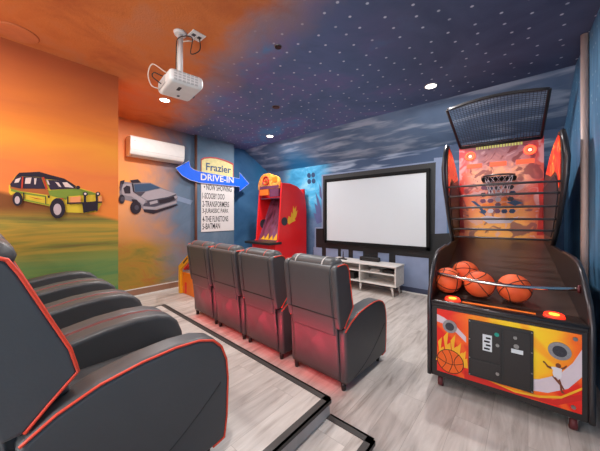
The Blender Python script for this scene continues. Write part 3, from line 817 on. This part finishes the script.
b = mb('paint_black'); far_poly(b, [(316,228.5),(324,228.5),(324,262),(316,256)], .006); far_poly(b, [(322,240),(436,247),(436,300),(313,283),(313,250),(322,250)], .008); far_poly(b, [(430,234),(452,233),(452,300),(430,297)], .0085); rel(b.build('painted_base'), fm)
for x0, y0, x1, y1 in ((313.5,247,322,266),(326,248,338,264),(341,249,348.5,264),(353,250.5,363,270),(378,252.5,389,272),(395.5,255.2,428.6,289)):
    sl = .09; dx = x1-x0; st1, st2 = mb('paint_lavender'), mb('paint_stone')
    far_poly(st1, [(x0,y0),(x1,y0+dx*sl),(x1,y1+dx*sl*.5),(x0,y1)], .0105)
    far_poly(st2, [(x0+.6,y0+1.0),(x1-.8,y0+dx*sl+.9),(x1-.8,y1+dx*sl*.5-.8),(x0+.6,y1-.8)], .0125)
    so = rel(st1.build('painted_stone'), fm); st2.build('stone_face').parent = so; so.children[0].matrix_parent_inverse = so.matrix_parent_inverse.copy()
b = mb('paint_spike')
for P_ in ([(322,222),(321,208),(319,200),(315.5,192),(317.5,206),(314.5,203),(316.5,214),(313.5,213),(317,224)], [(322,200),(321,188),(319.5,184),(319.5,196)]): far_poly(b, P_, .004)
rel(b.build('painted_plant'), fm)
b = mb('paint_clover')
for cx, cy in ((309,175.5),(313.2,175),(309.2,181.5),(313.6,181)): far_poly(b, [(cx+1.9*math.cos(a), cy+2.6*math.sin(a)) for a in [2*PI*k/12 for k in range(12)]], .004)
rel(b.build('painted_clover'), fm)
# media stand
ms = thing('media_stand', 'white-washed low media stand on splayed legs under the screen', 'tv stand', (-2.23,4.39,0))
W2, D2 = .64, .18
b = mb('pale_wood'); b.box(-W2-.01, W2+.01, -D2-.01, D2, .475, .50); mbt = b.build('top_board', ms, .003, 2)
mb('pale_wood').box(-W2, W2, -D2, D2, .165, .185).build('bottom_board', ms, .002, 1)
for x in (-W2, -.012, W2-.024): mb('pale_wood').box(x, x+.024, -D2, D2, .185, .475).build('upright', ms, .002, 1)
for x0, x1 in ((-W2+.024,-.012),(.012,W2-.024)):
    mb('pale_wood').box(x0, x1, -D2+.01, D2-.01, .345, .363).build('shelf', ms, .002, 1)
mb('white_grey').box(-W2+.024, W2-.024, D2-.012, D2, .185, .475).build('back_panel', ms)
for x, y, k in ((-W2+.09,-.13,-1),(W2-.09,-.13,1),(-W2+.09,.13,-1),(W2-.09,.13,1),(0,-.13,0)):
    mb('pale_wood').cyl((x,y,.165), (x+.035*k,y*1.08,0), .022, 14, .012).build('leg', ms)
tag(mb('black_plastic').box(-2.34, -1.97, 4.42, 4.50, .50, .575).build('center_speaker', None, .012, 2), 'black centre speaker on top of the white media stand', 'speaker')
tag(mb('white_grey').box(-2.07, -1.90, 4.30, 4.42, .3635, .40).build('media_player', None, .008, 2), 'small grey media player on the left of the right upper shelf of the media stand', 'media player')
tag(mb('black_plastic').box(-1.85, -1.66, 4.28, 4.46, .3635, .41).build('set_top_box', None, .008, 2), 'dark set-top box on the right upper shelf of the media stand', 'set-top box')
tag(mb('black_plastic').box(-2.60, -2.36, 4.26, 4.46, .1855, .30).build('receiver', None, .008, 2), 'dark receiver box on the lower left shelf of the media stand', 'receiver')
tag(mb('black_plastic').box(-2.72, -2.55, 4.30, 4.36, .5005, .518).build('remote_control', None, .006, 2), 'dark remote control on the media stand top, left of the speaker', 'remote')
t = thing('router_antenna', 'slim dark stick standing on the left of the media stand top', 'antenna', (-2.70,4.45,.5005))
mb('black_plastic').cyl((0,0,0), (0,0,.012), .03, 14).build('base', t); mb('black_plastic').cyl((0,0,.012), (0,0,.13), .012, 10, .008).build('stick', t)

# ---------------------------------------------------------------- wall unit, pillar sign, pipes
ac = thing('air_conditioner', 'white wall-mounted air conditioner above the painted silver car', 'air conditioner', (XAC+.002,1.875,2.25))
prof = [(0,.0),(.12,.0),(.175,.025),(.205,.08),(.21,.27),(.195,.305),(0,.31)]
mb('white_plastic').prism(prof, lambda a, b_, t_: (a, -.43+t_, b_), .86).build('body', ac, .012, 3)
mb('white_grey').slab([(.125,-.40,-.001),(.17,-.40,.026),(.17,.40,.026),(.125,.40,-.001)], (.003,0,-.004)).build('louver', ac)
b = mb('white_grey'); b.box(.2085, .2115, -.427, .427, .088, .091); b.box(.2095,.2115,-.38,-.355,.225,.232); b.build('panel_line', ac)
XS = -4.797
sg = thing('drive_in_sign', 'drive-in sign with yellow arched top, blue arrow and white showtimes board on the pillar', 'sign', (XS,3.04,1.2))
arch = [(201,172),(201,160),(204,158.4),(210,157.8),(216,158.4),(222,160),(228,162),(233.3,164.6),(233.3,178)]
b = mb('sign_red'); b.slab([atX(px, py-.9 if 157 < py < 166 else py, XS) for px, py in arch], (.008,0,0)); ar = rel(b.build('arched_board'), sg)
b = mb('sign_yellow'); b.slab([atX(px+(.6 if px < 210 else -.6 if px > 225 else 0), py+.5, XS+.008) for px, py in arch], (.003,0,0)); rel(b.build('arch_face'), sg)
mn = [(201,181),(233.6,184),(233.6,230.2),(201,232)]
b = mb('sign_white'); b.slab([atX(px, py, XS) for px, py in mn], (.01,0,0)); rel(b.build('showtimes_board'), sg)
XA = XS+.020
arrow = [(175.6,168),(189,160.8),(190.3,167),(193.5,169.3),(198,171),(239.5,178.6),(239.5,172.6),(249,183.6),(239.5,191.5),(239.5,186.6),(234,186.2),(200,182.8),(190,180),(182,175.5)]
b = mb('sign_blue'); b.slab([atX(px, py, XA) for px, py in arrow], (.012,0,0)); rel(b.build('blue_arrow'), sg)
b = mb('sign_white')
A_ = [atX(px, py, XA+.013) for px, py in arrow]
b.tube(A_, .004, 4, True); rel(b.build('arrow_outline'), sg)
def sign_text(body, p0, p1, p2, X, mat, name, bold=.0):    # p0 lower left, p1 lower right, p2 upper left (pixels on the plane X)
    a, c_, d_ = atX(*p0, X), atX(*p1, X), atX(*p2, X)
    du = c_-a; dv = d_-a
    rel(text_mesh(body, a, du.normalized(), dv.normalized(), du.length, dv.length, (1,0,0), .001, mat, name, None, bold), sg)
sign_text('DRIVE-IN', (200.8,180), (233.6,183.2), (200.8,173.4), XA+.0125, 'sign_white', 'lettering', .02)
sign_text('Frazier', (206,170.2), (231,173.6), (206,162.6), XS+.012, 'sign_navy', 'lettering', .02)
rows = [('\u2022 NOW SHOWING', 204, 231.5, 189.8), ('1-SCOOBY DOO', 202.4, 224.5, 198.6), ('2-TRANSFORMERS', 202.4, 229, 206.8), ('3-JURASSIC PARK', 202.4, 228.5, 214.4), ('4-THE FLINSTONS', 202.4, 228.2, 222.2), ('5-BATMAN', 202.4, 220, 229.6)]
for tx, x0, x1, yb in rows:
    dy = -(yb-HOR)*-.0; s0 = (yb-212)/360.0
    sign_text(tx, (x0, yb), (x1, yb+(x1-x0)*(.085 if yb < 192 else .05 if yb < 200 else .02 if yb < 209 else -.01 if yb < 216 else -.03 if yb < 224 else -.06)), (x0, yb-6.0), XS+.0105, 'ink', 'lettering', .011)
tag(mb('copper_pipe').cyl((-4.81,2.60,.115), (-4.81,2.60,H-.001), .024, 14).build('pipe'), 'thin copper-brown vertical pipe beside the drive-in sign', 'pipe')
tag(mb('pink_pipe').cyl((rwx(3.31)-.026,3.31,.001), (rwx(3.31)-.026,3.31,H-.001), .025, 14).build('pipe'), 'pinkish vertical pipe on the blue wall beside the basketball machine', 'pipe')

# ---------------------------------------------------------------- painted vehicles
for nm, rgb in (('pv_yellow',(224,190,56)),('pv_green',(126,144,54)),('pv_red',(190,62,42)),('pv_rust',(176,98,48)),('pv_dark',(44,36,46)),('pv_glass',(54,42,58)),('pv_pale',(222,196,186)),('pv_hub',(196,172,172)),('pv_lamp',(236,150,96)),
                ('pv_silver',(128,124,132)),('pv_light',(160,153,160)),('pv_blue',(58,80,108)),('pv_shade',(74,70,82)),('pv_beam',(126,144,170)),('pv_gold',(250,180,84))):
    simple(nm, rgb, .6, var=.12, sc=9, spec=.25)
def painter(crop, s, X):
    layer = [0]
    def poly(b, pts):
        layer[0] += 1
        b.slab([atX(crop[0]+x/s, crop[1]+y/s, X+.002+.0007*layer[0]) for x, y in pts], (.0006,0,0))
    return poly
def ell(cx, cy, rx, ry, n=18): return [(cx+rx*math.cos(2*PI*k/n), cy+ry*math.sin(2*PI*k/n)) for k in range(n)]
sv = thing('wall_mural', 'painted yellow and green off-road car on the sunset wall', 'mural', tuple(atX(50,200,XL)))
pp = painter((0,165), 5.4545, XL)
b = mb('pv_yellow'); pp(b, [(48,112),(60,100),(80,65),(105,45),(215,40),(270,55),(350,75),(400,105),(425,122),(500,145),(555,170),(555,210),(530,255),(470,262),(360,258),(350,220),(320,190),(285,200),(270,225),(130,195),(115,160),(90,145),(70,160),(60,165),(48,150)])
b.mat('pv_rust'); pp(b, [(56,112),(245,128),(275,143),(360,155),(368,170),(270,165),(110,142),(56,128)])
b.mat('pv_green'); pp(b, [(262,140),(425,128),(500,147),(535,160),(375,170),(360,190),(270,166)]); pp(b, [(60,128),(110,144),(250,168),(250,176),(110,155),(60,142)])
b.mat('pv_dark'); pp(b, [(80,68),(105,42),(215,37),(270,53),(350,74),(400,105),(425,124),(385,108),(330,84),(250,76),(215,66),(120,62)])
rel(b.build('painted_body'), sv)
b = mb('pv_glass'); pp(b, [(55,105),(82,68),(120,63),(225,68),(248,130),(110,128),(60,118)]); pp(b, [(248,80),(330,84),(400,112),(420,128),(275,135)])
b.mat('pv_pale'); pp(b, [(85,78),(115,68),(102,95),(78,98)]); pp(b, [(140,70),(172,68),(165,102),(135,102)]); pp(b, [(186,72),(200,72),(195,106),(187,106)]); pp(b, [(340,95),(365,94),(402,124),(355,120)]); pp(b, [(300,92),(320,96),(335,120),(322,118)]); pp(b, [(252,82),(262,83),(272,108),(262,106)])
b.mat('pv_red'); pp(b, [(228,66),(240,66),(262,132),(250,132)]); pp(b, [(120,64),(128,64),(124,128),(114,128)])
b.mat('pv_dark'); pp(b, [(125,150),(132,150),(134,192),(128,190)]); pp(b, [(245,172),(250,172),(252,214),(247,212)]); pp(b, [(258,166),(272,166),(272,180),(262,180)])
b.mat('pv_green'); pp(b, [(132,186),(270,216),(270,222),(132,194)]); b.mat('pv_red'); pp(b, [(150,170),(240,190),(200,186)]); pp(b, [(300,180),(352,182),(330,192)])
rel(b.build('painted_windows'), sv)
for cx, cy, rx, ry in ((95,185,27,38),(314,236,42,56)):
    b = mb('pv_dark'); pp(b, ell(cx, cy, rx, ry)); b.mat('pv_hub'); pp(b, ell(cx-1, cy+6, rx*.52, ry*.56)); rel(b.build('painted_wheel'), sv)
b = mb('pv_lamp'); pp(b, [(382,174),(440,171),(440,204),(382,206)]); pp(b, [(538,168),(556,172),(556,198),(538,202)])
b.mat('pv_dark')
for P_ in ([(448,205),(530,196),(532,245),(455,262)], [(364,205),(556,199),(556,206),(364,213)], [(456,162),(470,162),(472,255),(458,258)], [(522,160),(534,160),(534,250),(522,252)], [(366,172),(374,172),(374,210),(366,210)], ell(465,158,14,12), ell(534,158,13,12), ell(426,123,11,10)): pp(b, P_)
b.mat('pv_pale'); pp(b, ell(465,157,7,6)); pp(b, ell(534,157,6,6))
rel(b.build('painted_grille'), sv)
sc_ = thing('wall_mural', 'painted silver sports car on the alcove wall under the air conditioner', 'mural', tuple(atX(145,198,XAC)))
pp = painter((110,160), 6.444, XAC)
b = mb('pv_beam'); pp(b, [(425,228),(535,262),(520,288),(432,262)]); rel(b.build('painted_beam'), sc_)
b = mb('pv_silver'); pp(b, [(60,205),(70,152),(95,140),(140,145),(170,145),(262,147),(330,178),(425,215),(436,240),(430,272),(400,290),(320,312),(280,325),(215,318),(150,270),(100,258),(65,245)])
b.mat('pv_light'); pp(b, [(228,205),(325,184),(425,218),(372,240),(252,264),(200,236)]); pp(b, [(75,160),(140,150),(150,205),(230,262),(215,290),(140,235),(80,225)])
b.mat('pv_shade'); pp(b, [(215,285),(252,266),(420,228),(428,240),(420,262),(290,300),(215,305)])
b.mat('pv_light'); pp(b, [(215,298),(290,304),(425,266),(430,278),(290,320),(215,314)])
rel(b.build('painted_body'), sc_)
b = mb('pv_blue'); pp(b, [(155,156),(260,151),(325,180),(230,201),(160,206)]); b.mat('pv_dark'); pp(b, [(86,182),(106,164),(130,170),(132,216),(95,216)]); pp(b, [(140,150),(150,152),(158,205),(148,205)]); rel(b.build('painted_windows'), sc_)
for nm_, P_ in (('painted_grille',[(315,260),(410,236),(420,250),(380,272),(320,282)]), ('painted_bumper',[(215,318),(300,322),(430,284),(440,290),(400,307),(280,347),(220,334)]), ('painted_arch',[(138,252),(172,255),(200,292),(195,332),(160,302)]), ('painted_vent',[(66,135),(95,128),(90,150),(62,175)]), ('painted_vent',[(130,130),(180,124),(200,145),(140,147)])):
    b = mb('pv_dark'); pp(b, P_); rel(b.build(nm_), sc_)
for P_ in ([(60,176),(72,150),(84,160),(70,200)], [(150,208),(228,204),(200,232),(160,212)], [(236,262),(372,238),(424,220),(426,226),(372,246),(240,270)]):
    b = mb('pv_shade'); pp(b, P_); rel(b.build('painted_shading'), sc_)
for P_ in ([(255,270),(305,258),(308,276),(258,288)], [(412,232),(432,230),(430,246),(418,250)]):
    b = mb('pv_light'); pp(b, P_); rel(b.build('painted_headlamp'), sc_)
for P_ in (ell(166,306,36,42), ell(76,252,20,30)):
    b = mb('pv_dark'); pp(b, P_); cx = sum(p[0] for p in P_)/len(P_); cy = sum(p[1] for p in P_)/len(P_); b.mat('pv_shade'); pp(b, ell(cx+6, cy, 14, 16)); rel(b.build('painted_wheel'), sc_)

# ---------------------------------------------------------------- projector on its ceiling pole
PXC = Vector((-2.235,1.068))
pj = thing('projector', 'white projector hanging from a ceiling pole over the seats', 'projector', (PXC.x,PXC.y,H))
mb('white_plastic').cyl((0,0,-.02), (0,0,0), .046, 28, .054).build('ceiling_plate', pj)
mb('white_plastic').cyl((0,0,-.392), (0,0,-.018), .021, 18).build('pole', pj)
mb('white_grey').box(-.06, .06, -.05, .05, -.402, -.387).build('bracket', pj, .004, 2)
b = mb('white_plastic'); b.box(-.175, .175, -.135, .135, -.502, -.400); pb = b.build('body', pj, .035, 5)
mb('cable_black').cyl((-.08,.130,-.452), (-.08,.142,-.452), .034, 22).build('lens', pb)
b = mb('white_grey'); 
for k in range(6):
    for j in range(4): b.box(.171, .1765, -.10+.032*k, -.10+.032*k+.022, -.489+.021*j, -.489+.021*j+.012)
b.build('side_vent', pb)
b = mb('socket_dark'); b.box(.02, .09, -.04, -.015, -.5035, -.501); b.box(-.10, -.07, .0, .02, -.5035, -.501); b.build('bottom_slot', pb)
b = mb('white_grey'); b.box(-.13, .06, -.137, -.133, -.485, -.42); b.build('rear_panel', pb)
pj.rotation_euler.z = math.radians(-8)
def cable(mat, pts, r, label):
    P4 = [Vector(p) for p in pts]; Q = []
    for i in range(len(P4)-1):
        p0 = P4[max(i-1,0)]; p1 = P4[i]; p2 = P4[i+1]; p3 = P4[min(i+2,len(P4)-1)]
        for k in range(8):
            t = k/8; Q.append(.5*((2*p1)+(p2-p0)*t+(2*p0-5*p1+4*p2-p3)*t*t+(3*p1-p0-3*p2+p3)*t**3))
    Q.append(P4[-1]); o = mb(mat).tube(Q, r, 6).build('cable'); bpy.context.view_layer.update(); o.parent = pj; o.matrix_parent_inverse = pj.matrix_world.inverted(); o['label'] = label; return o
q = PXC
op = thing('ceiling_outlet', 'white square outlet plate on the orange ceiling beside the projector pole', 'outlet', tuple(atZ(196.5,35.5,H)))
b = mb('white_plastic').box(-.058, .058, -.058, .058, -.008, 0).build('cover_plate', op, .003, 2)
b = mb('socket_dark'); b.box(-.018,.018,-.04,-.01,-.0095,-.0075); b.box(-.018,.018,.01,.04,-.0095,-.0075); b.build('socket', op)
o_ = Vector(op.location)
cable('cable_white', [o_+Vector((0,0,-.01)), o_+Vector((-.02,-.03,-.055)), (q.x+.06,q.y+.04,H-.075), (q.x-.03,q.y+.0,H-.08), (q.x-.034,q.y-.01,H-.2), (q.x-.036,q.y-.02,H-0.370), (q.x-.06,q.y-.10,H-0.350), (q.x-.13,q.y-.17,H-0.290), (q.x-.17,q.y-.19,H-0.370), (q.x-.15,q.y-.17,H-0.460), (q.x-.12,q.y-.13,H-0.480)], .0045, 'looping white cable')
cable('cable_black', [o_+Vector((.01,.02,-.01)), o_+Vector((0,.03,-.11)), o_+Vector((-.06,-.02,-.14)), (q.x+.10,q.y+.05,H-.06), (q.x+.02,q.y-.028,H-.07), (q.x-.005,q.y-.032,H-.2), (q.x-.02,q.y-.036,H-0.360), (q.x-.07,q.y-.10,H-0.385), (q.x-.12,q.y-.16,H-0.360), (q.x-.10,q.y-.18,H-0.410), (q.x-.04,q.y-.14,H-0.470)], .0045, 'looping black cable')

# ---------------------------------------------------------------- ceiling fixtures
spots = [(-.878,3.43,'recessed ceiling light shining near the top of the basketball machine'), (-3.79,3.56,'recessed ceiling light above the red arcade cabinet'), (-3.68,1.55,'recessed ceiling light beside the projector'),
         (-.70,.35,None), (-.75,-1.6,None), (-2.6,-.6,None), (-2.2,2.1,None)]
def downlight(x, y, lab):
    t = thing('downlight', lab, 'ceiling light', (x,y,H), 0, 'recessed ceiling lights')
    mb('white_paint').tube([(.062*math.cos(2*PI*k/28), .062*math.sin(2*PI*k/28), -.003) for k in range(28)], .008, 8, True).build('trim_ring', t)
    mb('lamp_lens').cyl((0,0,-.004), (0,0,-.001), .056, 28).build('lens', t)
for x, y, lab in spots[:3]: downlight(x, y, lab)
def area(x, y, w_, size=.16, col=(1,.98,.96)):
    l = bpy.data.lights.new('downlight_lamp', 'AREA'); l.shape = 'DISK'; l.size = size; l.energy = w_; l.color = col
    o = bpy.data.objects.new('downlight_lamp', l); C.objects.link(o); o.location = (x,y,H-.03); return o
for x, y, lab in spots: area(x, y, 19 if lab else 15)
t = thing('ceiling_speaker', 'round ceiling speaker painted orange, near the sunset wall', 'ceiling speaker', tuple(atZ(17,33,H)))
simple('ceil_orange', (208,118,70), .75, var=.15)
mb('ceil_orange').cyl((0,0,-.008), (0,0,0), .13, 36, .14).build('grille', t)
for px, py, r_, lab in ((278,46.5,.028,'small dark round sensor on the starry ceiling, the nearer one'), (276,107,.05,'small round detector on the ceiling near the far light')):
    t = thing('ceiling_sensor', lab, 'sensor', tuple(atZ(px,py,H)))
    mb('black_plastic').cyl((0,0,-.012), (0,0,0), r_, 22).build('housing', t); mb('steel').tube([(r_*1.1*math.cos(2*PI*k/20), r_*1.1*math.sin(2*PI*k/20), -.002) for k in range(20)], .004, 6, True).build('rim', t)

# ---------------------------------------------------------------- red LED strips: under the platform nosing and under the front row
def nose(x): return YFL+(YFR-YFL)*(x-PX0)/(PX1-PX0)
xa, xb = -3.38, -1.0
o = mb('led_red').slab([(xa,nose(xa)+.001,PH-.052),(xb,nose(xb)+.001,PH-.052),(xb,nose(xb)+.001,PH-.036),(xa,nose(xa)+.001,PH-.036)], (0,.008,0)).build('led_strip')
tag(o, 'thin red led strip fixed under the platform edge behind the front row', 'led strip')
l = bpy.data.lights.new('led_lamp', 'AREA'); l.shape = 'RECTANGLE'; l.size = xb-xa; l.size_y = .014; l.energy = 3.6; l.color = (1,.05,.10); l.spread = math.radians(105)
p = bpy.data.objects.new('led_lamp', l); C.objects.link(p); p.location = ((xa+xb)/2, nose((xa+xb)/2)+.016, PH-.044); p.rotation_euler = (math.radians(124), 0, math.atan2(YFR-YFL, PX1-PX0))
l = bpy.data.lights.new('led_lamp', 'AREA'); l.shape = 'RECTANGLE'; l.size = 2.3; l.size_y = .12; l.energy = .5; l.color = (1,.03,.05)
p = bpy.data.objects.new('led_lamp', l); C.objects.link(p); p.location = (-2.2, 1.76, .058); p.rotation_euler = (0, 0, -.03)

# ---------------------------------------------------------------- world, camera, view
wd = bpy.data.worlds.new('ambient_fill'); bpy.context.scene.world = wd; wd.use_nodes = True  # added soft fill, reaching the room through the opening behind the camera
bg = wd.node_tree.nodes['Background']; bg.inputs[0].default_value = (.95,.98,1,1); bg.inputs[1].default_value = 2.6
cam = bpy.data.cameras.new('camera'); co = bpy.data.objects.new('camera', cam); C.objects.link(co)
cam.sensor_width = 36; cam.lens = 36*F/600; cam.shift_y = -(225.5-HOR)/600; cam.clip_start = .02
co.location = (0,0,CAMH); co.rotation_euler = (PI/2, 0, math.atan2(RY, RX))
S = bpy.context.scene; S.camera = co
S.view_settings.view_transform = 'Standard'; S.view_settings.look = 'None'; S.view_settings.gamma = 1; S.view_settings.use_curve_mapping = False
S.view_settings.exposure = .8
